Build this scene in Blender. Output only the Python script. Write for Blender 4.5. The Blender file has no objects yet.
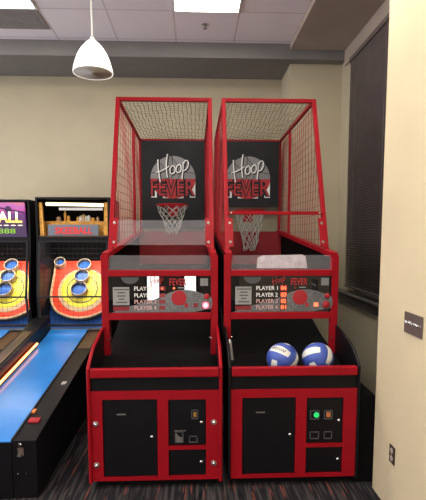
import bpy, bmesh, math, random
from mathutils import Vector, Matrix
random.seed(7)
SC = bpy.context.scene
COL = SC.collection
R = math.radians

# ------------------------------------------------------------------ camera
cam_d = bpy.data.cameras.new('camera'); cam = bpy.data.objects.new('camera', cam_d); COL.objects.link(cam)
cam.location = (0, 0, 1.6)
cam.rotation_euler = (R(90) - math.atan(45/455), 0, -math.atan(18/455))
cam_d.sensor_fit = 'VERTICAL'; cam_d.sensor_height = 36; cam_d.lens = 455/500*36
cam_d.shift_y = 32/500
cam_d.clip_start = 0.05
SC.camera = cam
# ------------------------------------------------------------------ world, exposure
W = bpy.data.worlds.new('world'); SC.world = W; W.use_nodes = True
W.node_tree.nodes['Background'].inputs[0].default_value = (.95, .95, 1.0, 1)
W.node_tree.nodes['Background'].inputs[1].default_value = 1.15
SC.view_settings.view_transform = 'Standard'; SC.view_settings.look = 'None'
SC.view_settings.gamma = 1; SC.view_settings.use_curve_mapping = False
SC.view_settings.exposure = 1.25
PANEL_STRENGTH = 9.0

# ------------------------------------------------------------------ materials
def mat(name, col, rough=.5, metal=0, spec=.5, emit=None, es=0, coat=0, alpha=1, trans=0, ior=1.45):
    m = bpy.data.materials.new(name); m.use_nodes = True
    b = m.node_tree.nodes['Principled BSDF']
    b.inputs['Base Color'].default_value = (*col, 1); b.inputs['Roughness'].default_value = rough
    b.inputs['Metallic'].default_value = metal; b.inputs['Specular IOR Level'].default_value = spec
    b.inputs['Coat Weight'].default_value = coat; b.inputs['Alpha'].default_value = alpha
    b.inputs['Transmission Weight'].default_value = trans; b.inputs['IOR'].default_value = ior
    if emit: b.inputs['Emission Color'].default_value = (*emit, 1); b.inputs['Emission Strength'].default_value = es
    return m
def noisy(m, scale=8, amt=.12, bump=0, stretch=(1, 1, 1), detail=4):
    """vary the base colour a little and add a fine bump, all in object space"""
    nt = m.node_tree; n = nt.nodes; b = n['Principled BSDF']
    c = tuple(b.inputs['Base Color'].default_value)
    tc = n.new('ShaderNodeTexCoord'); mp = n.new('ShaderNodeMapping'); mp.inputs['Scale'].default_value = stretch
    nz = n.new('ShaderNodeTexNoise'); nz.inputs['Scale'].default_value = scale; nz.inputs['Detail'].default_value = detail
    rp = n.new('ShaderNodeValToRGB')
    rp.color_ramp.elements[0].position = .3; rp.color_ramp.elements[1].position = .7
    rp.color_ramp.elements[0].color = (*[max(0, v*(1-amt)) for v in c[:3]], 1)
    rp.color_ramp.elements[1].color = (*[min(1, v*(1+amt)) for v in c[:3]], 1)
    nt.links.new(tc.outputs['Object'], mp.inputs[0]); nt.links.new(mp.outputs[0], nz.inputs['Vector'])
    nt.links.new(nz.outputs['Fac'], rp.inputs[0]); nt.links.new(rp.outputs[0], b.inputs['Base Color'])
    if bump:
        bp = n.new('ShaderNodeBump'); bp.inputs['Strength'].default_value = bump; bp.inputs['Distance'].default_value = .004
        n2 = n.new('ShaderNodeTexNoise'); n2.inputs['Scale'].default_value = scale*8; nt.links.new(mp.outputs[0], n2.inputs['Vector'])
        nt.links.new(n2.outputs['Fac'], bp.inputs['Height']); nt.links.new(bp.outputs[0], b.inputs['Normal'])
    return m
M = {}
M['wall'] = noisy(mat('wall_paint', (.44, .385, .272), .8), 3, .05, .15)
M['wall2'] = noisy(mat('cream_wall_paint', (.59, .485, .31), .75), 3, .04, .15)
M['beam'] = noisy(mat('beam_paint', (.20, .19, .185), .8), 3, .06)
M['soffit'] = noisy(mat('soffit_paint', (.40, .33, .27), .8), 3, .05)
M['red'] = noisy(mat('red_powder_coat', (.285, .005, .0115), .42, spec=.15), 6, .08)
M['redpanel'] = noisy(mat('red_vinyl', (.25, .007, .013), .6), 6, .1)
M['black'] = noisy(mat('black_laminate', (.006, .0055, .007), .4, spec=.2), 10, .2)
M['blackg'] = mat('black_gloss', (.008, .008, .009), .12)
M['blackm'] = noisy(mat('black_carpeted_ply', (.005, .0045, .005), .8, spec=.1), 30, .3, .3)
M['banner'] = noisy(mat('black_vinyl_banner', (.012, .012, .014), .5, spec=.25), 5, .2, .2)
M['bannerred'] = noisy(mat('banner_red', (.36, .012, .02), .5), 8, .1); M['lgrey'] = noisy(mat('logo_grey', (.21, .21, .21), .6), 8, .1)
M['dgrey'] = mat('dark_grey', (.07, .07, .075), .5)
M['mgrey'] = noisy(mat('swoosh_grey', (.13, .13, .135), .3), 60, .35)
M['white'] = mat('white_print', (.75, .75, .73), .5)
M['redprint'] = mat('red_print', (.36, .012, .02), .5)
M['redprintd'] = mat('dull_red_print', (.20, .014, .02), .4)
M['pink'] = mat('pale_pink_print', (.62, .38, .36), .5)
M['instr'] = mat('instruction_card', (.28, .28, .27), .5)
M['chrome'] = mat('chrome', (.75, .75, .75), .2, 1)
M['steel'] = mat('steel', (.55, .53, .5), .35, 1)
M['wire'] = mat('red_wire', (.36, .02, .025), .5, spec=.2)
M['wired'] = mat('dark_wire', (.06, .035, .03), .5)
M['net'] = mat('brown_net_cord', (.03, .024, .018), .9, spec=.1)
M['cord'] = mat('grey_white_net_cord', (.42, .42, .38), .8)
M['brass'] = mat('brass', (.8, .45, .12), .3, .8)
M['lane'] = noisy(mat('blue_lane_laminate', (.025, .21, .62), .22), 4, .08)
M['bluep'] = noisy(mat('blue_board_paint', (.015, .12, .50), .4), 6, .1)
M['orange'] = noisy(mat('orange_red_board', (.80, .055, .018), .4), 6, .05)
M['yellow'] = noisy(mat('yellow_board', (.80, .70, .05), .4), 6, .05)
M['tan'] = noisy(mat('tan_wood_edge', (.62, .42, .24), .5), 20, .12)
M['cup'] = mat('cream_cup', (.62, .48, .34), .5); M['cuplin'] = mat('grey_cup_lining', (.16, .15, .14), .6)
M['wood'] = noisy(mat('worn_brown_wood', (.075, .038, .018), .4), 8, .5, 0, (1, .15, 1))
M['gold'] = noisy(mat('gold_shelf', (.72, .36, .07), .35, .3), 30, .3)
M['slate'] = mat('slate_blue_plate', (.16, .19, .24), .5)
M['cage'] = mat('black_cage_steel', (.02, .02, .022), .6, 0, .2)
M['dcage'] = mat('thin_cage_wire', (.02, .02, .02), .7, spec=.1)
M['greyside'] = mat('dark_grey_edge', (.10, .11, .12), .5)
M['blind'] = noisy(mat('dark_brown_blind', (.105, .082, .078), .5), 6, .15)
M['plate'] = mat('brown_wall_plate', (.10, .07, .06), .5)
M['outlet'] = mat('brown_outlet_cover', (.045, .03, .022), .45)
M['socket'] = mat('grey_socket_face', (.33, .28, .24), .5)
M['sill'] = mat('grey_sill', (.13, .12, .11), .55)
M['sillb'] = mat('dark_sill_apron', (.035, .033, .033), .55)
M['shade'] = mat('white_glass_shade', (.85, .85, .80), .35, emit=(1, .96, .84), es=.35)
M['shadein'] = mat('shade_inside', (.55, .50, .45), .6)
M['vent'] = noisy(mat('vent_grey', (.27, .25, .24), .7), 20, .1)
M['diff'] = mat('light_diffuser', (.9, .9, .9), .5, emit=(1, .95, .86), es=PANEL_STRENGTH)
M['led'] = mat('red_led_digits', (.3, .02, .01), .5, emit=(1, .16, .06), es=1.0)
M['ledd'] = mat('unlit_red_window', (.22, .01, .015), .3)
M['lit'] = mat('lit_button', (.9, .3, .35), .4, emit=(1, .10, .16), es=1.0)
M['litw'] = mat('lit_button_core', (.9, .9, .9), .4, emit=(1, .75, .78), es=1.2)
M['green'] = mat('green_lamp', (.02, .5, .12), .3, emit=(.03, .9, .25), es=.2)
M['neon'] = mat('neon_tube', (1, .5, .2), .4, emit=(1, .30, .07), es=3.5)
M['neonr'] = mat('red_neon_sleeve', (.5, .03, .01), .4, emit=(1, .06, .015), es=.4)
M['vblue'] = mat('ball_blue', (.045, .085, .36), .4)
M['vwhite'] = mat('ball_white', (.66, .66, .60), .4)
M['seam'] = mat('ball_seam', (.05, .05, .07), .6)
M['tube'] = mat('lit_fluorescent_tube', (.9, .8, .6), .5, emit=(1, .80, .52), es=.7)
M['greenled'] = mat('yellow_green_digits', (.1, .2, .01), .5, emit=(.35, .75, .03), es=.3)
M['acr'] = mat('clear_acrylic', (.80, .80, .85), .0, alpha=.07, spec=.6)
M['frost'] = noisy(mat('frosted_sheet', (.62, .56, .60), .5, alpha=.62), 25, .2)
M['glassblk'] = mat('dark_window_glass', (.01, .012, .015), .05)
M['day'] = mat('daylit_door_glass', (.9, .9, .9), .5, emit=(1, .98, .92), es=13)

# printed display glass: a smooth coat over dark print
M['dispbg'] = mat('display_black', (.005, .004, .006), .0, spec=.6)

# carpet: dark with short broken rust and grey dashes running into the room
def carpet():
    m = bpy.data.materials.new('patterned_carpet'); m.use_nodes = True; nt = m.node_tree; n = nt.nodes; L = nt.links.new
    b = n['Principled BSDF']; b.inputs['Roughness'].default_value = .95; b.inputs['Specular IOR Level'].default_value = .1
    tc = n.new('ShaderNodeTexCoord')
    def dashes(sx, sy, seed, lo, hi):
        mp = n.new('ShaderNodeMapping'); mp.inputs['Scale'].default_value = (sx, sy, 1); mp.inputs['Location'].default_value = (seed, seed*2.3, 0)
        nz = n.new('ShaderNodeTexNoise'); nz.inputs['Scale'].default_value = 1; nz.inputs['Detail'].default_value = 1
        r = n.new('ShaderNodeValToRGB'); r.color_ramp.elements[0].position = lo; r.color_ramp.elements[1].position = hi
        L(tc.outputs['Object'], mp.inputs[0]); L(mp.outputs[0], nz.inputs['Vector']); L(nz.outputs['Fac'], r.inputs[0])
        return r.outputs[0]
    def mix(f, a, bcol):
        x = n.new('ShaderNodeMix'); x.data_type = 'RGBA'; L(f, x.inputs[0])
        if isinstance(a, tuple): x.inputs[6].default_value = a
        else: L(a, x.inputs[6])
        x.inputs[7].default_value = bcol
        return x.outputs[2]
    c = mix(dashes(45, 2.2, 3, .45, .62), (.016, .014, .017, 1), (.055, .050, .050, 1))
    c = mix(dashes(38, 3.0, 11, .63, .68), c, (.15, .048, .036, 1))
    c = mix(dashes(60, 4.0, 23, .62, .68), c, (.007, .007, .009, 1))
    L(c, b.inputs['Base Color'])
    bp = n.new('ShaderNodeBump'); bp.inputs['Strength'].default_value = .5; nz = n.new('ShaderNodeTexNoise'); nz.inputs['Scale'].default_value = 300
    L(tc.outputs['Object'], nz.inputs['Vector']); L(nz.outputs['Fac'], bp.inputs['Height']); L(bp.outputs[0], b.inputs['Normal'])
    return m
M['carpet'] = carpet()

# ceiling tiles with a T-bar grid every 0.61 m
def tiles():
    m = bpy.data.materials.new('ceiling_tiles'); m.use_nodes = True; nt = m.node_tree; n = nt.nodes; L = nt.links.new
    b = n['Principled BSDF']; b.inputs['Roughness'].default_value = .85
    tc = n.new('ShaderNodeTexCoord'); mp = n.new('ShaderNodeMapping')
    mp.inputs['Location'].default_value = (.19, -4.39, 0)
    br = n.new('ShaderNodeTexBrick'); br.offset = 0; br.inputs['Scale'].default_value = 1
    br.inputs['Brick Width'].default_value = .61; br.inputs['Row Height'].default_value = .61
    br.inputs['Mortar Size'].default_value = .010; br.inputs['Mortar Smooth'].default_value = .3
    br.inputs['Color1'].default_value = (.90, .85, .90, 1); br.inputs['Color2'].default_value = (.88, .82, .87, 1)
    br.inputs['Mortar'].default_value = (.68, .62, .64, 1)
    L(tc.outputs['Object'], mp.inputs[0]); L(mp.outputs[0], br.inputs['Vector']); L(br.outputs['Color'], b.inputs['Base Color'])
    nz = n.new('ShaderNodeTexNoise'); nz.inputs['Scale'].default_value = 120; bp = n.new('ShaderNodeBump'); bp.inputs['Strength'].default_value = .3
    bp.inputs['Distance'].default_value = .005
    L(tc.outputs['Object'], nz.inputs['Vector']); L(nz.outputs['Fac'], bp.inputs['Height']); L(bp.outputs[0], b.inputs['Normal'])
    return m
M['tiles'] = tiles()

# ------------------------------------------------------------------ geometry helpers
class MB:
    def __init__(s): s.bm = bmesh.new()
    def box(s, x0, x1, y0, y1, z0, z1):
        v = [s.bm.verts.new((x, y, z)) for x in (x0, x1) for y in (y0, y1) for z in (z0, z1)]
        for f in ((0, 1, 3, 2), (4, 6, 7, 5), (0, 4, 5, 1), (2, 3, 7, 6), (0, 2, 6, 4), (1, 5, 7, 3)): s.bm.faces.new([v[i] for i in f])
        return s
    def prism(s, pts, axis, a, b):
        """polygon pts extruded along an axis; for axis x the pts are (y, z), y -> (x, z), z -> (x, y)"""
        def P(p, t): return (t, p[0], p[1]) if axis == 'x' else (p[0], t, p[1]) if axis == 'y' else (p[0], p[1], t)
        A = [s.bm.verts.new(P(p, a)) for p in pts]; B = [s.bm.verts.new(P(p, b)) for p in pts]
        s.bm.faces.new(A); s.bm.faces.new(B[::-1]); k = len(pts)
        for i in range(k): s.bm.faces.new([A[i], B[i], B[(i+1) % k], A[(i+1) % k]])
        return s
    def bar(s, p, q, w, h=None, up=(0, 0, 1)):
        h = h or w; p = Vector(p); q = Vector(q); d = (q-p).normalized(); u = Vector(up)
        if abs(d.dot(u)) > .95: u = Vector((0, 1, 0))
        sx = d.cross(u).normalized(); sz = sx.cross(d).normalized()
        A = [s.bm.verts.new(c + sx*i*w/2 + sz*j*h/2) for c in (p, q) for i, j in ((-1, -1), (1, -1), (1, 1), (-1, 1))]
        s.bm.faces.new(A[:4]); s.bm.faces.new(A[4:][::-1])
        for i in range(4): s.bm.faces.new([A[i], A[4+i], A[4+(i+1) % 4], A[(i+1) % 4]])
        return s
    def tube(s, pts, r, n=6, closed=False, cap=True):
        pts = [Vector(p) for p in pts]; rings = []; k = len(pts); prev = None
        for i, p in enumerate(pts):
            a = pts[(i-1) % k] if (closed or i) else p; b = pts[(i+1) % k] if (closed or i < k-1) else p
            d = (b-a).normalized() if (b-a).length > 1e-9 else Vector((0, 0, 1))
            u = prev if prev else (Vector((0, 0, 1)) if abs(d.z) < .9 else Vector((0, 1, 0)))
            sx = d.cross(u)
            if sx.length < 1e-6: sx = d.cross(Vector((1, 0, 0)))
            sx.normalize(); sz = sx.cross(d).normalized(); prev = sz
            rings.append([s.bm.verts.new(p + (sx*math.cos(t)+sz*math.sin(t))*r) for t in [2*math.pi*j/n for j in range(n)]])
        for i in range(k if closed else k-1):
            A = rings[i]; B = rings[(i+1) % k]
            for j in range(n): s.bm.faces.new([A[j], B[j], B[(j+1) % n], A[(j+1) % n]])
        if not closed and cap: s.bm.faces.new(rings[0]); s.bm.faces.new(rings[-1][::-1])
        return s
    def lathe(s, prof, c=(0, 0, 0), n=32, mtx=None, caps=True):
        rings = []
        for r, z in prof:
            rr = []
            for j in range(n):
                t = 2*math.pi*j/n; v = Vector((r*math.cos(t), r*math.sin(t), z))
                if mtx: v = mtx @ v
                rr.append(s.bm.verts.new(v + Vector(c)))
            rings.append(rr)
        for A, B in zip(rings, rings[1:]):
            for j in range(n): s.bm.faces.new([A[j], A[(j+1) % n], B[(j+1) % n], B[j]])
        if caps and prof[0][0] > 1e-5: s.bm.faces.new(rings[0][::-1])
        if caps and prof[-1][0] > 1e-5: s.bm.faces.new(rings[-1])
        return s
    def disc(s, c, r, axis='y', t=.004, n=24):
        """short cylinder whose axis is y (facing the viewer) or x / z"""
        m = {'y': Matrix.Rotation(R(90), 3, 'X'), 'x': Matrix.Rotation(R(90), 3, 'Y'), 'z': Matrix.Identity(3)}[axis]
        return s.lathe([(r*.9, -t/2), (r, -t/2+t*.15), (r, t/2-t*.15), (r*.9, t/2)], c, n, m)
    def build(s, name, m, parent=None, bevel=0, smooth=False):
        bmesh.ops.remove_doubles(s.bm, verts=s.bm.verts, dist=1e-6)
        bmesh.ops.recalc_face_normals(s.bm, faces=s.bm.faces)
        me = bpy.data.meshes.new(name); s.bm.to_mesh(me); s.bm.free()
        if smooth:
            for p in me.polygons: p.use_smooth = True
        o = bpy.data.objects.new(name, me); COL.objects.link(o)
        for k in (m if isinstance(m, list) else [m]): me.materials.append(k)
        if parent: o.parent = parent
        if bevel:
            b = o.modifiers.new('bevel', 'BEVEL'); b.width = bevel; b.segments = 2; b.limit_method = 'ANGLE'
        return o
def empty(name, loc, label, cat, group=None):
    o = bpy.data.objects.new(name, None); COL.objects.link(o); o.location = loc; o.empty_display_size = .1
    return tag(o, label, cat, group)
def tag(o, label=None, cat=None, group=None, kind=None):
    if label: o['label'] = label
    if cat: o['category'] = cat
    if group: o['group'] = group
    if kind: o['kind'] = kind
    return o
def struct(name, mb, m, parent=None, **k):
    o = mb.build(name, m, parent, **k)
    if not parent: o['kind'] = 'structure'
    return o
def text(name, body, x0, x1, z0, z1, y, m, parent, thick=.002, shear=0, bold=0, mtx=None):
    """raised lettering facing -y, fitted into the rectangle x0..x1, z0..z1"""
    cu = bpy.data.curves.new(name, 'FONT'); cu.body = body; cu.extrude = 1; cu.shear = shear; cu.offset = bold; cu.resolution_u = 3
    t = bpy.data.objects.new(name, cu); COL.objects.link(t)
    bpy.context.view_layer.update()
    me = bpy.data.meshes.new_from_object(t.evaluated_get(bpy.context.evaluated_depsgraph_get()))
    bpy.data.objects.remove(t); bpy.data.curves.remove(cu)
    xs = [v.co.x for v in me.vertices]; ys = [v.co.y for v in me.vertices]; zs = [v.co.z for v in me.vertices]
    ax, bx, ay, by, az, bz = min(xs), max(xs), min(ys), max(ys), min(zs), max(zs)
    for v in me.vertices:
        p = Vector((x0 + (v.co.x-ax)/(bx-ax)*(x1-x0), y - (v.co.z-az)/(bz-az)*thick, z0 + (v.co.y-ay)/(by-ay)*(z1-z0)))
        v.co = mtx @ p if mtx else p
    me.materials.clear(); me.materials.append(m)
    o = bpy.data.objects.new(name, me); COL.objects.link(o); o.parent = parent
    return o

# ------------------------------------------------------------------ the setting
CZ = 3.656
struct('floor', MB().box(-5, 3, -5, 6, -.1, 0), M['carpet'])
struct('ceiling', MB().box(-5, 3, -5, 6, CZ, CZ+.1), M['tiles'])
struct('wall_back', MB().box(-5, 3, 5.7, 5.85, 0, CZ), M['wall'])
struct('wall_pilaster', MB().box(1.06, 1.64, 5.19, 5.70, 0, CZ), M['wall'])
struct('trim_1', MB().box(-5, 1.64, 5.057, 5.70, 3.50, CZ), M['beam'])                       # beam across the back
struct('trim_2', MB().box(1.025, 1.70, -5, 5.057, 3.593, CZ), M['soffit'], bevel=.006)         # lowered strip of ceiling by the window
rw = MB()                                                                                       # window wall with its opening
rw.box(1.64, 1.80, 4.77, 5.70, 0, CZ); rw.box(1.64, 1.80, 2.0, 4.77, 0, 1.0); rw.box(1.64, 1.80, 2.0, 4.77, 3.42, CZ); rw.box(1.64, 1.80, 2.0, 2.95, 1.0, 3.42)
struct('wall_right', rw, M['wall'])
struct('wall_corner', MB().box(1.132, 1.635, -5, 2.735, 0, 3.593), M['wall2'])
struct('wall_front', MB().box(-5, 1.13, -5.15, -5, 0, CZ), M['wall'])
struct('baseboard_right', MB().box(1.622, 1.64, 2.74, 5.19, 0, .09), M['sillb'], bevel=.004)
struct('baseboard_back', MB().box(-5, 1.055, 5.685, 5.70, 0, .09), M['sillb'], bevel=.004)
struct('trim_3', MB().box(1.615, 1.64, 2.75, 5.05, 3.43, 3.592), M['soffit'], bevel=.006)
win = struct('window_1', MB().box(1.735, 1.745, 2.95, 4.77, 1.0, 3.42), M['glassblk'])
fr = MB(); fr.box(1.70, 1.75, 4.73, 4.77, 1.02, 3.42).box(1.70, 1.75, 2.95, 2.99, 1.02, 3.42).box(1.70, 1.75, 2.99, 4.73, 3.38, 3.42).box(1.70, 1.75, 2.99, 4.73, 1.02, 1.06).box(1.70, 1.75, 3.84, 3.88, 1.06, 3.38)
fr.build('window_frame', M['sill'], win)
MB().box(1.585, 1.735, 2.76, 5.15, .995, 1.02).build('window_sill', M['sill'], win, bevel=.004)
MB().box(1.605, 1.638, 2.76, 5.12, .905, .99).build('sill_apron', M['sillb'], win, bevel=.004)
# two tall panes of daylight in the entrance wall behind the viewer (they show in the display glass)
for k, (a, b, z0, z1) in enumerate(((-1.21, -.91, .0, .63), (-.27, .02, .12, .63))):
    w = struct('window_%d' % (k+2), MB().box(a, b, -5.0, -4.985, z0, z1), M['day'])
    f = MB(); f.box(a-.05, a, -5.0, -4.96, z0-.0, z1+.05).box(b, b+.05, -5.0, -4.96, z0, z1+.05).box(a, b, -5, -4.96, z1, z1+.05)
    f.build('window_frame', M['cage'], w)

# ------------------------------------------------------------------ blind
bl = empty('venetian_blind', (1.60, 3.86, 1.08), 'dark brown horizontal venetian blind covering the tall window beside the red machines', 'blind')
s = MB(); z = .035; hb = .92
while z < 2.28:
    s.bar((-.004, -hb+.01, z), (-.004, hb-.012+random.uniform(-.005, .005), z), .030, .0025, up=(1, 0, .9)); z += .0245
s.build('slats', M['blind'], bl)
MB().box(-.022, .02, -hb+.005, hb-.005, 2.285, 2.33).build('head_rail', M['blind'], bl, bevel=.003)
MB().box(-.018, .012, -hb+.01, hb-.01, 0.0, .018).build('bottom_rail', M['blind'], bl, bevel=.003)
c = MB()
for yy in (-.7, 0, .7): c.tube([(-.022, yy, .01), (-.022, yy, 2.29)], .0015, 4)
c.build('ladder_cord', M['blind'], bl)

# ------------------------------------------------------------------ ceiling lights
def ceiling_light(x, y, label, sx=.61, sy=.61):
    t = empty('ceiling_light', (x, y, CZ), label, 'ceiling light', 'square ceiling light panels')
    f = MB(); w = .02
    f.box(-sx/2, sx/2, -sy/2, -sy/2+w, -.014, 0).box(-sx/2, sx/2, sy/2-w, sy/2, -.014, 0).box(-sx/2, -sx/2+w, -sy/2+w, sy/2-w, -.014, 0).box(sx/2-w, sx/2, -sy/2+w, sy/2-w, -.014, 0)
    f.build('light_frame', M['white'], t)
    MB().box(-sx/2+w, sx/2-w, -sy/2+w, sy/2-w, -.010, -.001).build('diffuser', M['diff'], t)
ceiling_light(.115, 4.085, 'glowing ceiling light panel above the hoop machines')
ceiling_light(-1.715, 4.085, 'glowing ceiling light panel in the upper left, beside the grey air vent')
for x, y in ((.115, 1.645), (.725, 1.035), (.725, 2.865), (-1.715, 1.645), (.115, -.795), (-1.715, -.795), (-3.545, 1.645), (-3.545, 4.085), (-3.545, -.795), (.115, -3.2), (-1.715, -3.2)):  # unseen panels added to light the room, one of them to brighten the pilaster
    ceiling_light(x, y, 'unseen ceiling light panel added over the open floor to light the room' if y < 4 else 'unseen ceiling light panel added over the far left')
v = empty('air_vent', (-1.715, 4.60, CZ), 'grey square air vent in the ceiling beside the left light panel', 'vent')
f = MB(); f.box(-.29, .29, -.2, .2, -.008, 0); f.build('vent_plate', M['vent'], v, bevel=.003)
s = MB()
for k in range(9): s.box(-.25, .25, -.165+k*.037, -.152+k*.037, -.013, -.008)
s.build('louvre', M['vent'], v)
sp = empty('sprinkler_head', (.106, 4.655, CZ), 'small dark sprinkler head in the ceiling tile behind the middle light', 'sprinkler')
MB().lathe([(.035, 0), (.035, -.004), (.012, -.012)], n=20).build('escutcheon', M['steel'], sp)
MB().lathe([(.008, -.006), (.008, -.03), (.02, -.032), (.02, -.036), (.004, -.038)], n=16).build('deflector', M['vent'], sp)

# pendant lamp
pl = empty('pendant_lamp', (-.635, 3.0, 2.615), 'white bell-shaped glass pendant lamp hanging on a thin cord', 'lamp')
prof = [(.012, .232), (.022, .228), (.045, .205), (.068, .175), (.09, .135), (.107, .09), (.119, .045), (.124, .015), (.124, .008), (.119, .010), (.117, .03), (.1, .09), (.07, .16), (.02, .215)]
sh = MB(); sh.lathe([(a, b*.9) for a, b in prof], n=40); sh.build('lamp_shade', M['shade'], pl, smooth=True)
MB().lathe([(.1195, .009), (.06, .011), (.001, .012)], n=40).build('lamp_diffuser', M['shadein'], pl, smooth=True)
MB().lathe([(.016, .202), (.016, .216), (.008, .228)], n=16).build('cord_cap', M['white'], pl, smooth=True)
MB().tube([(0, 0, .225), (-.002, 0, .5), (-.004, 0, .8), (0, 0, 1.04)], .0045, 6).build('cord', M['white'], pl)
MB().lathe([(.06, 1.052), (.06, 1.035), (.02, 1.02)], n=24).build('canopy', M['white'], pl)

# wall plate and outlet on the cream wall
wp = empty('wall_plate', (1.132, 2.28, 1.148), 'square dark brown plate with a wavy silver line on the cream wall', 'wall plate')
MB().box(-.008, 0, -.095, .095, -.056, .056).build('plate', M['plate'], wp, bevel=.002)
MB().tube([(-.009, .085-.17*k/60, .004+.006*math.sin(k*1.1)+.003*math.sin(k*2.7)) for k in range(61)], .0022, 5).build('wavy_line', M['chrome'], wp)
ou = empty('wall_outlet', (1.132, 2.465, .354), 'dark brown double power outlet low on the cream wall', 'outlet')
MB().box(-.006, 0, -.034, .034, -.052, .052).build('cover_plate', M['outlet'], ou, bevel=.002)
for zz in (.022, -.022): MB().disc((-.007, 0, zz), .017, 'x', .004).build('socket', M['socket'], ou)
MB().disc((-.0075, 0, 0), .003, 'x', .003, 10).build('screw', M['steel'], ou)

# ------------------------------------------------------------------ hoop machine
HW = .4175
def px(x): return (x-100)*.00709 - .4165
def pz(y): return 1.323 - (y-276)*.00722
def stroke(mb, pts, y, r, parent=None):
    mb.tube([(p[0], y, p[1]) for p in pts], r, 6)
def smoothpts(P, n=6):
    out = []; k = len(P)
    for i in range(k-1):
        a = P[max(0, i-1)]; b = P[i]; c = P[i+1]; d = P[min(k-1, i+2)]
        for j in range(n):
            t = j/n
            out.append(tuple(.5*((2*b[q]) + (-a[q]+c[q])*t + (2*a[q]-5*b[q]+4*c[q]-d[q])*t*t + (-a[q]+3*b[q]-3*c[q]+d[q])*t**3) for q in (0, 1)))
    out.append(P[-1]); return out
def hoop_script(cx, cz, s, y, r):
    """handwritten word Hoop, s = scale (width ~ 1.55 s)"""
    S = [[(-.62, .72), (-.60, .30), (-.52, -.32)], [(-.16, .98), (-.22, .55), (-.20, .02), (-.16, -.10)], [(-.72, .12), (-.45, .20), (-.18, .36), (-.10, .42)],
         [(.08, .44), (-.03, .34), (-.04, .14), (.05, .06), (.16, .14), (.19, .32), (.10, .45), (.06, .43)],
         [(.38, .50), (.27, .40), (.25, .20), (.34, .12), (.45, .20), (.48, .38), (.40, .51), (.36, .49)],
         [(.58, .62), (.56, .30), (.52, -.18)], [(.57, .48), (.66, .66), (.78, .66), (.82, .50), (.74, .30), (.62, .22), (.56, .26)]]
    mb = MB()
    for st in S: mb.tube([(cx+a*s, y, cz+b*s) for a, b in smoothpts(st)], r, 6)
    return mb

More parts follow.
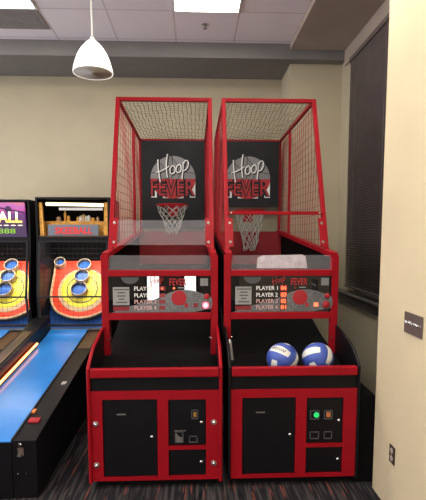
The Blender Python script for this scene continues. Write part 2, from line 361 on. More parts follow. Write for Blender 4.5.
def hoop_machine(cx, label, left):
    CS = .033
    t = empty('hoop_shooting_machine', (cx, 2.773, 0), label, 'arcade machine', 'red basketball hoop arcade machines')
    RED, BLK = M['red'], M['black']
    # ---- base cabinet
    MB().box(-HW+.012, HW-.012, .03, .50, .045, .60).build('cabinet_body', BLK, t)
    MB().box(-HW+.05, HW-.05, .05, .48, .0, .045).build('plinth', M['blackm'], t)
    if not left: MB().box(HW-.012, HW+.118, .03, 1.55, .0, .585).build('side_cabinet', M['blackm'], t, bevel=.004)
    p = MB(); y0, y1 = 0, .03; X0, X1 = -HW+.0, HW+.0
    if not left: X0, X1 = -HW+.005, HW-.005
    for a in ((X0, -.33, .058, .643), (-.33, .0115, .59, .643), (-.33, .0115, .058, .082), (.0115, .0805, .058, .643), (.0805, .3175, .585, .643),
              (.0805, .3175, .257, .282), (.0805, .3175, .058, .084), (.3175, X1, .058, .643)):
        p.box(a[0], a[1], y0, y1, a[2], a[3])
    p.build('front_panel', RED, t)
    d = MB().box(-.328, .0095, .008, .030, .084, .588).build('cabinet_door', BLK, t, bevel=.003)
    MB().lathe([(.010, 0), (.010, .008), (.005, .012)], (-.024, .006, .345), 16, Matrix.Rotation(R(90), 3, 'X')).build('lock', M['chrome'], d)
    MB().box(-.242, -.185, .005, .008, .488, .496).build('badge', M['steel'], d)
    d = MB().box(.0825, .3155, .008, .030, .284, .583).build('coin_door', BLK, t, bevel=.003)
    MB().lathe([(.010, 0), (.010, .008), (.005, .012)], (.289, .006, .435), 16, Matrix.Rotation(R(90), 3, 'X')).build('lock', M['chrome'], d)
    for (a, b, z0, z1) in ((.12, .175, .30, .375), (.21, .265, .30, .345), (.225, .27, .455, .515)) if left else ((.105, .165, .44, .50), (.195, .25, .44, .50), (.105, .165, .31, .36), (.195, .25, .31, .36)):
        fl = MB(); fl.box(a, b, .003, .008, z1-.006, z1).box(a, b, .003, .008, z0, z0+.006).box(a, a+.006, .003, .008, z0, z1).box(b-.006, b, .003, .008, z0, z1)
        fl.build('coin_bezel', M['dgrey'], d)
    if left:
        MB().box(.238, .258, .003, .008, .470, .500).build('coin_slot', M['brass'], d)
        q = MB(); q.prism([(.122, .305), (.17, .305), (.17, .335), (.145, .345), (.122, .372)], 'y', .004, .007).build('coin_return', M['steel'], d)
        MB().box(.118, .190, .000, .006, .378, .384).build('return_lip', M['steel'], d)
    else:
        MB().disc((.145, .003, .470), .017, 'y', .010).build('green_button', M['green'], d)
        MB().box(.210, .236, .002, .008, .455, .488).build('coin_slot', mat('dull_brass', (.5, .16, .06), .4), d)
    d = MB().box(.0825, .3155, .008, .030, .086, .255).build('cash_door', BLK, t, bevel=.003)
    MB().lathe([(.010, 0), (.010, .008), (.005, .012)], (.289, .006, .175), 16, Matrix.Rotation(R(90), 3, 'X')).build('lock', M['chrome'], d)
    if left:
        for bx, bz in ((-.372, .435), (-.372, .165), (.368, .435), (.368, .165)):
            b = MB().disc((bx, -.002, bz), .018, 'y', .006, 20).build('washer', M['steel'], t)
            MB().lathe([(.011, 0), (.010, .007), (.002, .011)], (bx, -.005, bz), 12, Matrix.Rotation(R(90), 3, 'X')).build('bolt', M['chrome'], b, smooth=True)
    MB().box(-HW+.015, HW-.015, .012, .04, .643, .733).build('ball_tray_front', M['black'], t)
    MB().box(-HW+.02, HW-.02, -.018, .022, .733, .789).build('front_rail', RED, t, bevel=.006)
    # ---- side cheeks of the ball tray
    prof = [(.0, .05), (.0, .79), (.035, .815), (.13, .872), (.165, .885), (.40, .935), (.50, .945), (.50, .05)]
    for sx in (-1, 1):
        a = sx*(HW-.0); ch = MB().prism(prof, 'x', a, a-sx*.014).build('tray_cheek', BLK, t)
        e = MB(); pp = prof[:7]
        e.tube([(a-sx*.007, y-.004 if k < 2 else y, z+(.004 if k > 1 else 0)) for k, (y, z) in enumerate(pp)], .0115 if left else .009, 8)
        e.build('edge_trim', RED if left else M['black'], ch)
    if not left:
        MB().tube([(-HW+.03, .10, .80), (-HW+.028, .26, .90)], .012, 8).build('tray_handle', M['steel'], t)
    # ---- ball tray and return ramp
    MB().prism([(.02, .665), (.02, .682), (.28, .688), (.48, .745), (.80, .80), (2.61, 1.27), (2.61, 1.25), (.80, .78), (.45, .70)], 'x', -HW+.017, HW-.017).build('ball_ramp', M['blackm'], t)
    # ---- console posts and beams
    for sx in (-1, 1):
        a = sx*HW; q = MB().box(min(a, a-sx*.052), max(a, a-sx*.052), .480, .533, .745, 1.470).build('post', RED, t, bevel=.004)
        MB().disc((a-sx*.045, .477, .865), .006, 'y', .008, 12).build('bolt', M['chrome'], q)
        MB().disc((a-sx*.058, .50, .870), .006, 'x', .008, 12).build('bolt', M['chrome'], q)
    MB().box(-HW+.052, HW-.052, .468, .523, 1.321, 1.364).build('console_top_beam', RED, t, bevel=.004)
    MB().box(-HW+.052, HW-.052, .468, .523, 1.007, 1.058).build('console_bottom_beam', RED, t, bevel=.004)
    # inner lane side walls with red top rails
    for sx in (-1, 1):
        a = sx*HW; wl = MB().prism([(.50, 1.02), (.50, 1.455), (2.62, 1.62), (2.62, 1.15)], 'x', a, a-sx*.02).build('lane_side_wall', M['blackm'], t)
    for sx in (-1, 1):
        MB().bar((sx*(HW-.035), .48, 1.47), (sx*(HW-.045), 2.68, 1.665), .05, .04).build('lane_rail', RED, t, bevel=.004)
    MB().box(-HW+.021, HW-.021, 2.60, 2.62, 1.28, 1.665).build('rear_lane_panel', M['redpanel'], t)
    MB().box(-HW+.03, HW-.03, 2.66, 2.70, 0, 1.64).build('rear_support', BLK, t)
    MB().box(-HW+.03, HW-.03, 1.6, 2.60, 0.0, .80).build('rear_cabinet', BLK, t)
    # ---- display panel
    D = MB().box(-HW+.052, HW-.052, .481, .503, 1.058, 1.321).build('display_panel', M['dispbg'], t)
    yy = .4805
    # grey ball-texture swoosh
    sw = MB().prism([(px(a), pz(b)) for a, b in smoothpts([(110, 312.4), (122, 307.5), (138, 304), (152, 300), (163, 295), (176, 290.5), (190, 290.5), (202, 294), (211, 298), (211, 308), (205, 310), (192, 312.4)], 3)], 'y', yy-.001, yy+.003)
    sw.build('grey_swoosh', M['mgrey'], D)
    gb = MB().prism([(px(129+9*math.cos(q)), pz(277+7*math.sin(q))) for q in [math.pi*k/12 for k in range(13)]], 'y', yy-.001, yy+.003)
    gb.build('grey_ball_arc', M['dgrey'], D)
    MB().box(px(199.5), px(207.5), yy-.002, yy+.003, pz(286), pz(278.5)).build('pale_sticker', M['lgrey'], D)
    c = MB().box(px(111.5), px(128), yy-.002, yy+.003, pz(305), pz(287)).build('instruction_card', M['instr'], D)
    q = MB()
    for k in range(5):
        w = (15, 8, 9, 6, 12)[k]; q.box(px(120-w/2+.4), px(120+w/2), yy-.003, yy, pz(290.0+k*3.2), pz(288.7+k*3.2))
    q.build('instruction_lines', M['dgrey'], D)
    MB().box(px(111.5), px(128), yy-.002, yy+.003, pz(310.5), pz(306.3)).build('red_card_strip', M['redprintd'], D)
    for k, yv in enumerate((288.5, 295.3, 301.6, 307.8)):
        text('player_text', 'PLAYER %d' % (k+1), px(133), px(155), pz(yv+2), pz(yv-2), yy+.001, M['white'] if k < 2 else M['pink'], D, .003, bold=.01)
        if left:
            MB().box(px(158), px(164), yy-.002, yy+.003, pz(yv+2), pz(yv-2)).build('score_window', M['ledd'], D)
            if k == 0: MB().disc((px(161), yy-.002, pz(yv)), .007, 'y', .004).build('lit_dot', M['led'], D)
        else:
            MB().box(px(157.5), px(164.5), yy-.001, yy+.003, pz(yv+2.8), pz(yv-2.8)).build('score_window', M['ledd'], D)
            text('score_digits', '0%d' % (4-k), px(158.2), px(163.8), pz(yv+2.2), pz(yv-2.2), yy, M['led'], D, .003, bold=.03)
    hoop_script(px(155), pz(283.4), .062, yy-.001, .0022).build('hoop_word', M['redprint'], D)
    text('fever_word', 'FEVER', px(168.5), px(185.5), pz(285.6), pz(278.6), yy+.001, M['redprint'], D, .003, bold=.02)
    MB().disc((px(173), yy-.001, pz(288.3)), .008, 'y', .004).build('small_red_dot', M['led'] if left else M['ledd'], D)
    MB().box(px(177), px(184), yy-.001, yy+.003, pz(288.4), pz(287.4)).build('panel_line', M['instr'], D)
    MB().disc((px(178), yy-.002, pz(298)), .054, 'y', .008, 36).build('red_disc', M['redprint'], D)
    for k in range(3):
        pts = [(px(178+(10+k*2.2)*math.cos(q)), yy-.001, pz(298+(10+k*2.2)*math.sin(q))) for q in [R(60+8*j) for j in range(10)]]
        MB().tube(pts, .0015, 5).build('arc_line', M['dgrey'], D)
    for k in range(4): MB().box(px(192), px(201-k), yy-.002, yy+.003, pz(295.2+k*2), pz(294.5+k*2)).build('panel_line', M['dgrey'], D)
    MB().box(px(183.5), px(187), yy-.003, yy+.003, pz(307.5), pz(303.5)).build('square_button', M['redprint'], D)
    MB().box(px(192.5), px(197), yy-.003, yy+.003, pz(307.5), pz(303.5)).build('square_button', M['redprintd'] if left else M['led'], D)
    for (bx, bz, r, lit) in ((206, 296.5, .018, False), (205, 305.5, .024, left)):
        MB().disc((px(bx), .478, pz(bz)), r*1.15, 'y', .006, 28).build('button_ring', M['redprintd'], D)
        MB().lathe([(r, 0), (r, .010), (r*.7, .015), (.001, .016)], (px(bx), .476, pz(bz)), 28, Matrix.Rotation(R(90), 3, 'X')).build('push_button', M['lit'] if lit else M['redprint'], D, smooth=True)
        if lit: MB().disc((px(bx), .460, pz(bz)), r*.45, 'y', .003, 20).build('button_core', M['litw'], D)
    # cover sheet of the console
    # ---- acrylic guards
    MB().box(-HW+.054, HW-.054, .495, .500, 1.365, 1.470).build('lower_guard', M['acr'], t)
    if left:
        MB().bar((0, .695, 1.540), (0, .750, 1.728), .67, .005, up=(0, 1, 0)).build('upper_guard', M['acr'], t)
    else:
        MB().prism([(-.175, 1.372), (-.168, 1.448), (-.13, 1.466), (.16, 1.472), (.185, 1.46), (.20, 1.372)], 'y', .535, .539).build('loose_frosted_sheet', M['frost'], t)
    # ---- cage frame
    def U(sx, z): f = (z-1.475)/(2.738-1.475); return (sx*.381, .675+.485*f, z)
    for sx in (-1, 1):
        up = MB().bar(U(sx, 1.46), U(sx, 2.745), .034, .034).build('cage_upright', RED, t, bevel=.004)
        z0, z1 = (1.525, 1.745)
        pl_ = MB(); a = U(sx, z0); b = U(sx, z1)
        pl_.bar(((a[0]-sx*.030), a[1]-.019, z0), ((b[0]-sx*.030), b[1]-.019, z1), .035, .005, up=(0, 1, 0))
        pl_.build('bracket_plate', RED, up)
        for zz in ((1.562, 1.707)): MB().disc((sx*.356, U(sx, zz)[1]-.024, zz), .011, 'y', .008, 14).build('bolt', M['chrome'], up)
        MB().bar(U(sx, 2.738), (sx*.381, 2.68, 2.722), .028, .028).build('cage_top_rail', RED, t, bevel=.003)
        MB().bar((sx*.381, 2.68, 1.64), (sx*.381, 2.68, 2.735), .028, .028).build('cage_rear_upright', RED, t, bevel=.003)
        MB().bar((sx*.383, 2.12, 1.60), (sx*.383, 2.12, 2.72), .026, .026).build('cage_middle_upright', RED, t, bevel=.003)
        # side wire mesh (warped welded grid)
        w = MB(); wd = MB()
        def jig(y, z): return .006*math.sin(y*7+z*5+sx) 
        def zb(y): return 1.48 + (y-.48)/(2.62-.48)*.19
        def ylim(z): return .675+.485*(z-1.475)/(2.738-1.475)
        y = .75
        while y < 2.66:
            ztop = 2.73 if y > 1.16 else 1.475+(y-.675)/.485*(2.738-1.475)
            n = 8; w.tube([(sx*.384+jig(y, zb(y)+(ztop-zb(y))*k/n), y+.006*math.sin(k*1.3+y*9), zb(y)+(ztop-zb(y))*k/n) for k in range(n+1)], .0026, 4); y += .095
        z = 1.58
        while z < 2.72:
            ya = ylim(z); yb = 2.67; yb = min(yb, .48+(z-1.48)/.19*2.14) if z < 1.67 else yb
            n = 10; wd.tube([(sx*.384+jig(ya+(yb-ya)*k/n, z), ya+(yb-ya)*k/n, z+.004*math.sin(k*1.1+z*8)) for k in range(n+1)], .0018, 4); z += .068
        w.build('side_wires', M['wire'], t); wd.build('side_cross_wires', M['wired'], t)
    MB().bar((-.398, 1.16, 2.738), (.398, 1.16, 2.738), .032, .032).build('cage_front_bar', RED, t, bevel=.004)
    MB().bar((-.381, 2.68, 2.72), (.381, 2.68, 2.72), .028, .028).build('cage_rear_bar', RED, t, bevel=.003)
    if not left:
        cb = MB().bar((-.375, .775, 1.785), (.375, .775, 1.785), .026, .026).build('cross_bar', RED, t, bevel=.003)
        for sx in (-1, 1): MB().disc((sx*.345, .761, 1.785), .008, 'y', .006, 12).build('bolt', M['chrome'], cb)
    # roof net
    n_ = MB(); nx, ny = 20, 30
    def N(i, j):
        u = i/nx; v_ = j/ny; sag = .05*math.sin(math.pi*u)*math.sin(math.pi*v_)
        return (-.372+.744*u+.006*math.sin(j*.9+i), 1.17+1.50*v_+.01*math.sin(i*.7), 2.728-sag+.005*math.sin(j*1.7+i*2.1))
    for i in range(nx+1): n_.tube([N(i, j) for j in range(0, ny+1, 2)], .0020, 3, cap=False)
    for j in range(0, ny+1): n_.tube([N(i, j) for i in range(0, nx+1, 2)], .0010, 3, cap=False)
    n_.build('roof_net', M['net'], t)
    # ---- backboard banner and logo
    zb0 = 1.70 if left else 1.95
    B = MB().box(-.365, .365, 2.64, 2.655, zb0, 2.71).build('backboard', M['banner'], t)
    cz, rr, y = 2.275, .262, 2.639
    MB().prism([(rr*math.cos(q), cz+rr*math.sin(q)) for q in [R(-2+k*184/40) for k in range(41)]], 'y', y-.001, y+.002).build('logo_ball', M['lgrey'], B)
    ln = MB()
    ln.tube([(-rr, y-.002, cz+.082-.018), (-.12, y-.002, cz+.086), (.12, y-.002, cz+.080), (rr, y-.002, cz+.06)], .003, 5)
    ln.tube([(0-.01, y-.002, cz+rr), (.0, y-.002, cz+.1), (-.02, y-.002, cz)], .003, 5)
    ln.tube([(-.17, y-.002, cz+.2), (-.09, y-.002, cz+.11), (-.07, y-.002, cz)], .003, 5)
    ln.tube([(.20, y-.002, cz+.17), (.10, y-.002, cz+.14), (.06, y-.002, cz)], .003, 5)
    ln.tube([(-.03, y-.002, cz+.26), (.05, y-.002, cz+.17), (.16, y-.002, cz+.10)], .003, 5)
    ln.build('ball_seams', M['banner'], B)
    # lower half: white letters outside the ball, red half disc, FEVER letters
    wb = MB(); wb.box(-.255, -.19, y-.001, y+.002, cz-.215, cz-.02); wb.box(.195, .26, y-.001, y+.002, cz-.215, cz-.02); wb.box(-.12, .12, y-.001, y+.002, cz-.222, cz-.15)
    wb.build('white_letter_feet', M['white'], B)
    MB().prism([(rr*math.cos(q), cz+rr*math.sin(q)*.86) for q in [R(180+k*180/40) for k in range(41)]], 'y', y-.003, y+.002).build('red_half_ball', M['bannerred'], B)
    text('fever_shadow', 'FEVER', -.258, .262, cz-.205, cz-.002, y-.002, M['banner'], B, .003, bold=.075)
    text('fever_letters', 'FEVER', -.255, .250, cz-.195, cz-.004, y-.004, M['bannerred'], B, .004, bold=.0)
    hoop_script(-.02, cz+.04, .245, y-.008, .0088).build('hoop_lettering', M['white'], B)
    hoop_script(-.013, cz+.034, .245, y-.003, .0115).build('hoop_lettering_shadow', M['banner'], B)
    # ---- rim, bracket, net
    zr = 1.955 if left else 1.893
    yc = 2.64-.19; RR = .172
    rim = MB().tube([(RR*math.cos(q), yc-.03+RR*math.sin(q), zr) for q in [2*math.pi*k/40 for k in range(40)]], .0105, 8, closed=True).build('hoop_rim', RED, t, smooth=True)
    br = MB(); br.box(-.055, .055, 2.60, 2.639, zr-.11, zr+.012).prism([(-.11, zr+.008), (.11, zr+.008), (.05, zr-.04), (.045, zr-.12), (-.045, zr-.12), (-.05, zr-.04)], 'y', 2.59, 2.602)
    br.build('rim_bracket', RED, rim)
    nt = MB(); K = 10; L_ = 7
    def Q(a, l):
        f = l/L_; r = RR*(1-.62*f**.75)+.008*math.sin(a*2.3+l); ang = 2*math.pi*(a/K)
        return (r*math.cos(ang)+.006*math.sin(a*5+l*2), yc-.03+r*math.sin(ang), zr-.012-(.43 if not left else .30)*f+.01*math.sin(a*3.1))
    for a in range(K):
        nt.tube([Q(a+(.5 if l % 2 else 0), l) for l in range(L_+1)], .0042, 5)
        nt.tube([Q(a-(.5 if l % 2 else 0), l) for l in range(L_+1)], .0042, 5)
    nt.build('hoop_net', M['cord'], rim)
    return t
hoop_machine(-.2525, 'left red hoop machine with red tray cheeks and a lit pink button on its panel', True)
hoop_machine(.625, 'right red hoop machine holding two volleyballs, with black tray cheeks and orange score digits', False)

# ------------------------------------------------------------------ volleyballs
def volleyball(loc, rot, label, script):
    t = empty('volleyball', loc, label, 'ball', 'volleyballs in the machine tray')
    bm = bmesh.new(); r = .105; N = 18
    mats = []
    faces = []
    for ax in range(3):
        for sg in (-1, 1):
            grid = {}
            for i in range(N+1):
                for j in range(N+1):
                    u = math.tan((i/N*2-1)*math.pi/4); w = math.tan((j/N*2-1)*math.pi/4)
                    c = [0, 0, 0]; c[ax] = sg; c[(ax+1) % 3] = u; c[(ax+2) % 3] = w
                    v = Vector(c).normalized()
                    e = min(abs(j-6), abs(j-12), j, N-j, i, N-i)
                    grid[i, j] = bm.verts.new(v*(r-.0022 if e == 0 else r))
            for i in range(N):
                for j in range(N):
                    f = bm.faces.new([grid[i, j], grid[i+1, j], grid[i+1, j+1], grid[i, j+1]])
                    f.material_index = 1 if 6 <= j < 12 else 0; f.smooth = True
    bmesh.ops.remove_doubles(bm, verts=bm.verts, dist=1e-5); bmesh.ops.recalc_face_normals(bm, faces=bm.faces)
    me = bpy.data.meshes.new('ball_cover'); bm.to_mesh(me); bm.free(); me.materials.append(M['vblue']); me.materials.append(M['vwhite'])
    o = bpy.data.objects.new('ball_cover', me); COL.objects.link(o); o.parent = t
    t.rotation_euler = [R(a) for a in rot]
    if script:   # dark brand-like scribble printed on the white stripe of one face (local -x side)
        rot_m = t.rotation_euler.to_matrix(); best = None
        for ax in range(3):
            for sg in (-1, 1):
                c = Vector((0, 0, 0)); c[ax] = sg; d = (rot_m @ c).dot(Vector((-.25, -.85, .45)))
                if best is None or d > best[0]: best = (d, ax, c)
        ax, c = best[1:]; e1 = Vector((0, 0, 0)); e1[(ax+1) % 3] = 1; e2 = Vector((0, 0, 0)); e2[(ax+2) % 3] = 1
        MB().tube([(c + e1*(-.6+1.1*k/59) + e2*(.11*math.sin(k*.8)+.04*math.sin(k*2.2))).normalized()*(r+.0006) for k in range(60)], .0017, 4).build('ball_script', M['dgrey'], t)
    return t
# local: face +-x has its stripe along y; face +-y has its stripe along z; face +-z along x
volleyball((.580, 2.95, .7925), (38, 8, -42), 'blue and white volleyball with dark script, the left of the two balls', True)
volleyball((.818, 2.95, .7925), (-35, 35, 28), 'blue and white volleyball with a bare white stripe, the right of the two balls', None)

# ------------------------------------------------------------------ ball rolling lanes
def lz(Y): return .365 + (Y-2.7)/(4.75-2.7)*.265
def rolling_lane(dx, label, lit_scene):
    X = -1.235+dx; Y0 = 2.70
    t = empty('ball_rolling_machine', (X, Y0, 0), label, 'arcade machine', 'ball rolling arcade machines')
    BLK = M['black']
    def lx(x): return x+1.235
    def ly(Y): return Y-Y0
    def l(Y): return lz(Y)
    a, b = lx(-1.50), lx(-1.121)
    # blue lane with the rising hump at its end
    Lp = [(ly(2.70), l(2.70)), (ly(4.45), l(4.45)), (ly(4.58), l(4.58)+.004), (ly(4.66), l(4.66)+.014), (ly(4.72), l(4.72)+.018), (ly(4.72), .40), (ly(2.70), .33)]
    MB().prism(Lp, 'x', a, b).build('lane', M['lane'], t)
    MB().box(a, b, -.005, .03, .0, l(2.70)-.006).build('front_panel', BLK, t)
    # right rail box
    rr = MB().prism([(0, 0), (0, l(2.7)+.004), (2.05, l(4.75)+.004), (2.05, 0)], 'x', b, lx(-.971)).build('rail_box', BLK, t, bevel=.003)
    MB().bar((b+.006, 0, l(2.7)+.008), (b+.006, 1.95, l(4.65)+.008), .012, .008).build('rail_edge', M['cage'], rr)
    MB().disc((b+.055, -.004, .345), .010, 'y', .008, 16).build('coin_button', M['chrome'], rr)
    MB().box(b+.04, b+.075, -.006, .002, .275, .325).build('coin_slot', M['plate'], rr)
    MB().prism([(b+.035, .275), (b+.06, .27), (b+.06, .29), (b+.045, .29)], 'y', -.012, -.004).build('coin_return', M['steel'], rr)
    for q in (.035, .085): MB().disc((b+q, -.003, .16), .004, 'y', .006, 10).build('screw', M['chrome'], rr)
    def rb(Ya, Yb, xa, xb, h, nm, m): MB().prism([(ly(Ya), l(Ya)+.004), (ly(Ya), l(Ya)+.004+h), (ly(Yb), l(Yb)+.004+h), (ly(Yb), l(Yb)+.004)], 'x', b+xa, b+xb).build(nm, m, rr, bevel=.002)
    rb(2.90, 2.95, .03, .10, .012, 'red_button', M['redprint'])
    rb(3.02, 3.06, .012, .035, .015, 'orange_lamp', mat('orange_lamp', (.7, .2, .05), .4))
    rb(3.45, 3.50, .085, .12, .008, 'steel_latch', M['steel'])
    rb(4.20, 4.68, .02, .14, .006, 'wood_insert', M['wood'])
    # left partition with neon
    c0, c1 = lx(-1.50)-.155, lx(-1.50)
    pr = MB().prism([(0, 0), (0, l(2.7)+.10), (1.62, l(4.32)+.13), (1.95, l(4.65)+.16), (2.05, l(4.75)+.16), (2.05, 0)], 'x', c0, c1-.012).build('partition', BLK, t, bevel=.003)
    MB().prism([(.02, l(2.72)+.101), (.02, l(2.72)+.108), (1.60, l(4.3)+.138), (1.60, l(4.3)+.131)], 'x', c0+.03, c1-.04).build('partition_cap', M['wood'], pr)
    MB().tube([(c1+.004, ly(2.75), l(2.75)+.028), (c1+.004, ly(4.28), l(4.28)+.028)], .012, 8).build('neon_sleeve', M['neonr'], pr)
    MB().tube([(c1+.012, ly(2.76), l(2.76)+.033), (c1+.012, ly(4.27), l(4.27)+.033)], .0085, 8).build('neon_tube', M['neon'], pr)
    # head cabinet
    hx0, hx1 = -.37, .37; ztop = 2.0 if dx == 0 else 1.975
    for sx in (hx0, hx1-.018):
        MB().prism([(2.0, 0), (1.93, 1.0), (2.0, 1.56), (2.0, ztop), (2.62, ztop), (2.62, 0)], 'x', sx, sx+.018).build('side_panel', BLK, t)
    MB().box(hx0+.018, hx1-.018, 2.60, 2.62, 0, ztop-.02).build('rear_panel', M['blackm'], t)
    MB().box(hx0+.018, hx1-.018, 2.0, 2.62, ztop-.02, ztop).build('top_panel', BLK, t)
    MB().box(hx0+.018, hx1-.018, 2.0, 2.03, 0, .55).build('lower_panel', BLK, t)
    # sloped target board, in its own frame (u across, v up the slope, w out of the board)
    ang = math.atan2(.63, .40)
    base = Vector((0, 2.15, .67)); ev = Vector((0, math.cos(ang), math.sin(ang))); ew = Vector((0, -math.sin(ang), math.cos(ang)))
    T = Matrix(((1, 0, 0), (0, ev.y, ew.y), (0, ev.z, ew.z))).to_4x4(); T.translation = base
    brd = bpy.data.objects.new('target_board', MB().box(-.35, .35, -.10, .76, -.05, -.038).build('tmp', M['bluep']).data)
    bpy.data.objects.remove(bpy.data.objects['tmp']); COL.objects.link(brd); brd.parent = t; brd.matrix_local = T; brd.data.name = 'target_board'
    def sub(mb, nm, m, **k): return mb.build(nm, m, brd, **k)
    outl = smoothpts([(-.335, .75), (-.335, .45), (-.33, .28), (-.26, .14), (-.13, .07), (0, .05), (.13, .07), (.26, .14), (.33, .28), (.335, .45), (.335, .75)], 5)
    sub(MB().prism(outl, 'z', -.038, .05), 'raised_deck_side', M['greyside'])
    sub(MB().prism([(x*.985, max(.065, y) if y < .7 else y-.002) for x, y in outl], 'z', .05, .053), 'red_field', M['orange'])
    sub(MB().tube([(x*.985, y, .058) for x, y in outl], .015, 8), 'border', M['tan'], smooth=True)
    sub(MB().disc((0, .385, .056), .262, 'z', .006, 48), 'outer_ring_band', M['tan'])
    sub(MB().disc((0, .40, .060), .228, 'z', .006, 48), 'yellow_field', M['yellow'])
    sub(MB().tube([(.165*math.cos(q), .39+.165*math.sin(q), .064) for q in [2*math.pi*k/40 for k in range(40)]], .005, 6, closed=True), 'inner_ring_line', M['greyside'])
    for (u, v, r) in ((0, .665, .078), (-.012, .525, .082), (-.026, .365, .090), (-.272, .700, .062), (.272, .700, .062)):
        mtx = Matrix.Rotation(R(-9), 3, 'X')
        mb = MB().lathe([(r, -.04), (r, .062), (r-.003, .066), (r-.008, .066), (r-.010, .062), (r-.010, -.02)], (u, v, .055), 32, mtx, caps=False)
        cup = sub(mb, 'scoring_cup', M['cup'], smooth=False)
        MB().disc((u, v, .069), r-.013, 'z', .006, 24).build('cup_floor', M['bluep'], cup)
        MB().lathe([(r-.0105, -.01), (r-.0105, .060)], (u, v, .055), 32, mtx, caps=False).build('cup_lining', M['cuplin'], cup)
    sub(MB().box(-.345, .345, -.075, -.04, -.038, .0), 'sill_strip', M['greyside'])
    d = MB()
    for k in range(14): d.disc((-.30+k*.046, -.0, -.034), .009, 'z', .004, 8)
    sub(d, 'printed_dots', M['socket'])
    # cage
    cg = MB(); P = lambda x, z: (x, 2.0-.10*(1.56-z)/.56 if z > 1.0 else 1.90+.06*(1.0-z)/.35, z)
    for x in (hx0+.03, hx1-.03): cg.bar(P(x, 1.56), P(x, 1.0), .018).bar(P(x, 1.0), P(x, .68), .018)
    cg.bar(P(hx0+.02, .70), P(hx1-.02, .70), .022); cg.bar(P(hx0+.03, 1.555), P(hx1-.03, 1.555), .018).bar(P(hx0+.02, 1.0), P(hx1-.02, 1.0), .014).build('cage_frame', M['cage'], t)
    w = MB(); x = hx0+.08
    while x < hx1-.04: w.tube([P(x, 1.55), P(x, 1.0), P(x, .72)], .0014, 3); x += .048
    z = .76
    while z < 1.54: w.tube([P(hx0+.03, z), P(hx1-.03, z)], .0014, 3); z += .048
    w.build('cage_wires', M['dcage'], t)
    MB().box(hx0+.02, hx1-.02, 2.005, 2.03, 1.56, 1.60).build('marquee_lower_edge', BLK, t)
    # hood lamp lighting the target board
    lt = MB().tube([(-.26, 2.20, 1.60), (.26, 2.20, 1.60)], .013, 8).build('hood_lamp', M['tube'], t)
    ld = bpy.data.lights.new('hood_light', 'AREA'); ld.shape = 'RECTANGLE'; ld.size = .6; ld.size_y = .12; ld.energy = 3; ld.color = (1, .93, .82)
    lo = bpy.data.objects.new('hood_light', ld); COL.objects.link(lo); lo.parent = t; lo.location = (0, 2.10, 1.575); lo.rotation_euler = (R(22), 0, 0)
    if dx == 0:
        # open diorama marquee
        MB().box(hx0+.018, hx1-.018, 2.30, 2.32, 1.60, 1.98).build('display_back', M['blackm'], t)
        MB().box(hx0+.02, hx1-.02, 2.01, 2.30, 1.60, 1.615).build('display_floor', M['wood'], t)
        MB().box(hx0+.03, hx1-.03, 2.16, 2.30, 1.615, 1.765).build('gold_shelf', M['gold'], t, bevel=.004)
        for sx in (-1, 1): MB().prism([(sx*.34, 1.61), (sx*.30, 1.61), (sx*.315, 1.95), (sx*.345, 1.95)], 'y', 2.03, 2.06).build('gold_side_strip', M['gold'], t)
        MB().tube([(-.28, 2.06, 1.935), (0, 2.06, 1.932), (.30, 2.06, 1.925)], .018, 10).build('display_tube', M['tube'], t)
        MB().box(-.15, .29, 2.05, 2.075, 1.872, 1.898).build('reflector_strip', M['white'], t)
        sg = MB().box(-.26, .25, 2.02, 2.035, 1.605, 1.725).build('name_plate', M['slate'], t, bevel=.003)
        text('name_text', 'SKEEBALL', -.185, .19, 1.63, 1.70, 2.02, mat('red_neon_letters', (.6, .03, .03), .4, emit=(1, .06, .05), es=.15), sg, .006, bold=.02)
        # small gilt figures and shells on the shelf
        for k, (u, h, m) in enumerate(((-.13, .11, M['gold']), (-.095, .06, M['gold']), (-.20, .05, M['tan']), (.0, .05, M['gold']), (.03, .06, M['white']), (.06, .075, M['tan']), (.085, .06, M['white']), (.115, .065, M['white']), (.16, .04, M['gold']), (.21, .05, M['tan']))):
            r = .018+.006*(k % 3)
            MB().lathe([(r, 0), (r*1.05, .006), (r*.5, h*.3), (r*.9, h*.6), (r*.7, h*.8), (r*.3, h*.88), (r*.45, h*.95), (.001, h)], (u, 2.20, 1.765), 12).build('shelf_ornament', m, t, smooth=True)
    else:
        # back-lit sign
        ms = bpy.data.materials.new('purple_backlit_sign'); ms.use_nodes = True; n = ms.node_tree.nodes; L = ms.node_tree.links.new; bs = n['Principled BSDF']
        tc = n.new('ShaderNodeTexCoord'); sp_ = n.new('ShaderNodeSeparateXYZ'); nz = n.new('ShaderNodeTexNoise'); nz.inputs['Scale'].default_value = 9; nz.inputs['Detail'].default_value = 3
        ad = n.new('ShaderNodeMath'); ad.operation = 'MULTIPLY_ADD'; ad.inputs[1].default_value = .16; mr = n.new('ShaderNodeMapRange'); mr.inputs[1].default_value = 1.71; mr.inputs[2].default_value = 2.04
        rp = n.new('ShaderNodeValToRGB'); cr = rp.color_ramp
        cols = [(0, (.035, .015, .06)), (.35, (.05, .012, .07)), (.55, (.16, .03, .20)), (.72, (.75, .10, .45)), (.85, (.60, .16, .55)), (1, (.85, .22, .35))]
        cr.elements[0].position = 0; cr.elements[0].color = (*cols[0][1], 1); cr.elements[1].position = 1; cr.elements[1].color = (*cols[-1][1], 1)
        for p_, c_ in cols[1:-1]: e = cr.elements.new(p_); e.color = (*c_, 1)
        L(tc.outputs['Object'], sp_.inputs[0]); L(tc.outputs['Object'], nz.inputs['Vector']); L(nz.outputs['Fac'], ad.inputs[0]); L(sp_.outputs['Z'], ad.inputs[2])
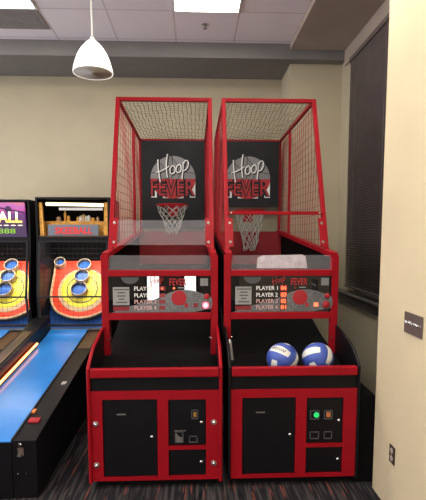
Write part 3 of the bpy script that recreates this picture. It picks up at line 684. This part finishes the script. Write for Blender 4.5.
        L(ad.outputs[0], mr.inputs[0]); L(mr.outputs[0], rp.inputs[0]); bs.inputs['Base Color'].default_value = (.02, .008, .03, 1); L(rp.outputs[0], bs.inputs['Emission Color']); bs.inputs['Emission Strength'].default_value = .4
        sg = MB().prism([(-.335, 1.60), (.335, 1.60), (.315, 1.945), (-.335, 1.945)], 'y', 2.0, 2.03).build('backlit_sign', ms, t)
        sil = MB(); sil.lathe([(.001, -.002), (.03, -.002), (.034, .002), (.001, .002)], (.16, 1.998, 1.875), 14, Matrix.Rotation(R(90), 3, 'X')); sil.tube([(.02, 1.998, 1.90), (.16, 1.998, 1.878), (.24, 1.998, 1.86), (.32, 1.998, 1.845)], .009, 6)
        sil.build('dark_cloud_shape', mat('dark_purple', (.05, .015, .08), .5), sg)
        lw = mat('lit_white_to_yellow_letters', (.6, .5, .2), .5, emit=(1, 1, 1), es=.8); n = lw.node_tree.nodes; L = lw.node_tree.links.new
        tc = n.new('ShaderNodeTexCoord'); sx_ = n.new('ShaderNodeSeparateXYZ'); m2 = n.new('ShaderNodeMapRange'); m2.inputs[1].default_value = 1.745; m2.inputs[2].default_value = 1.85
        r2 = n.new('ShaderNodeValToRGB'); r2.color_ramp.elements[0].position = .3; r2.color_ramp.elements[0].color = (1, .55, .02, 1); r2.color_ramp.elements[1].position = .6; r2.color_ramp.elements[1].color = (1, .9, .85, 1)
        L(tc.outputs['Object'], sx_.inputs[0]); L(sx_.outputs['Z'], m2.inputs[0]); L(m2.outputs[0], r2.inputs[0]); L(r2.outputs[0], n['Principled BSDF'].inputs['Emission Color'])
        text('sign_word', 'SKEEBALL', -.32, .295, 1.742, 1.855, 1.999, lw, sg, .005, bold=.02)
        text('sign_dots', '.........', -.30, .30, 1.712, 1.722, 1.999, mat('lit_dots', (.9, .8, .6), .5, emit=(1, .8, .5), es=.5), sg, .004, bold=.02)
        text('score_digits', '8888 8888', -.28, .225, 1.635, 1.685, 1.999, M['greenled'], sg, .003)
    return t
rolling_lane(0, 'blue lane ball rolling machine with the open golden display box, nearest the hoop machines', True)
rolling_lane(-.80, 'ball rolling machine with the purple backlit sign, cut off at the left edge', False)
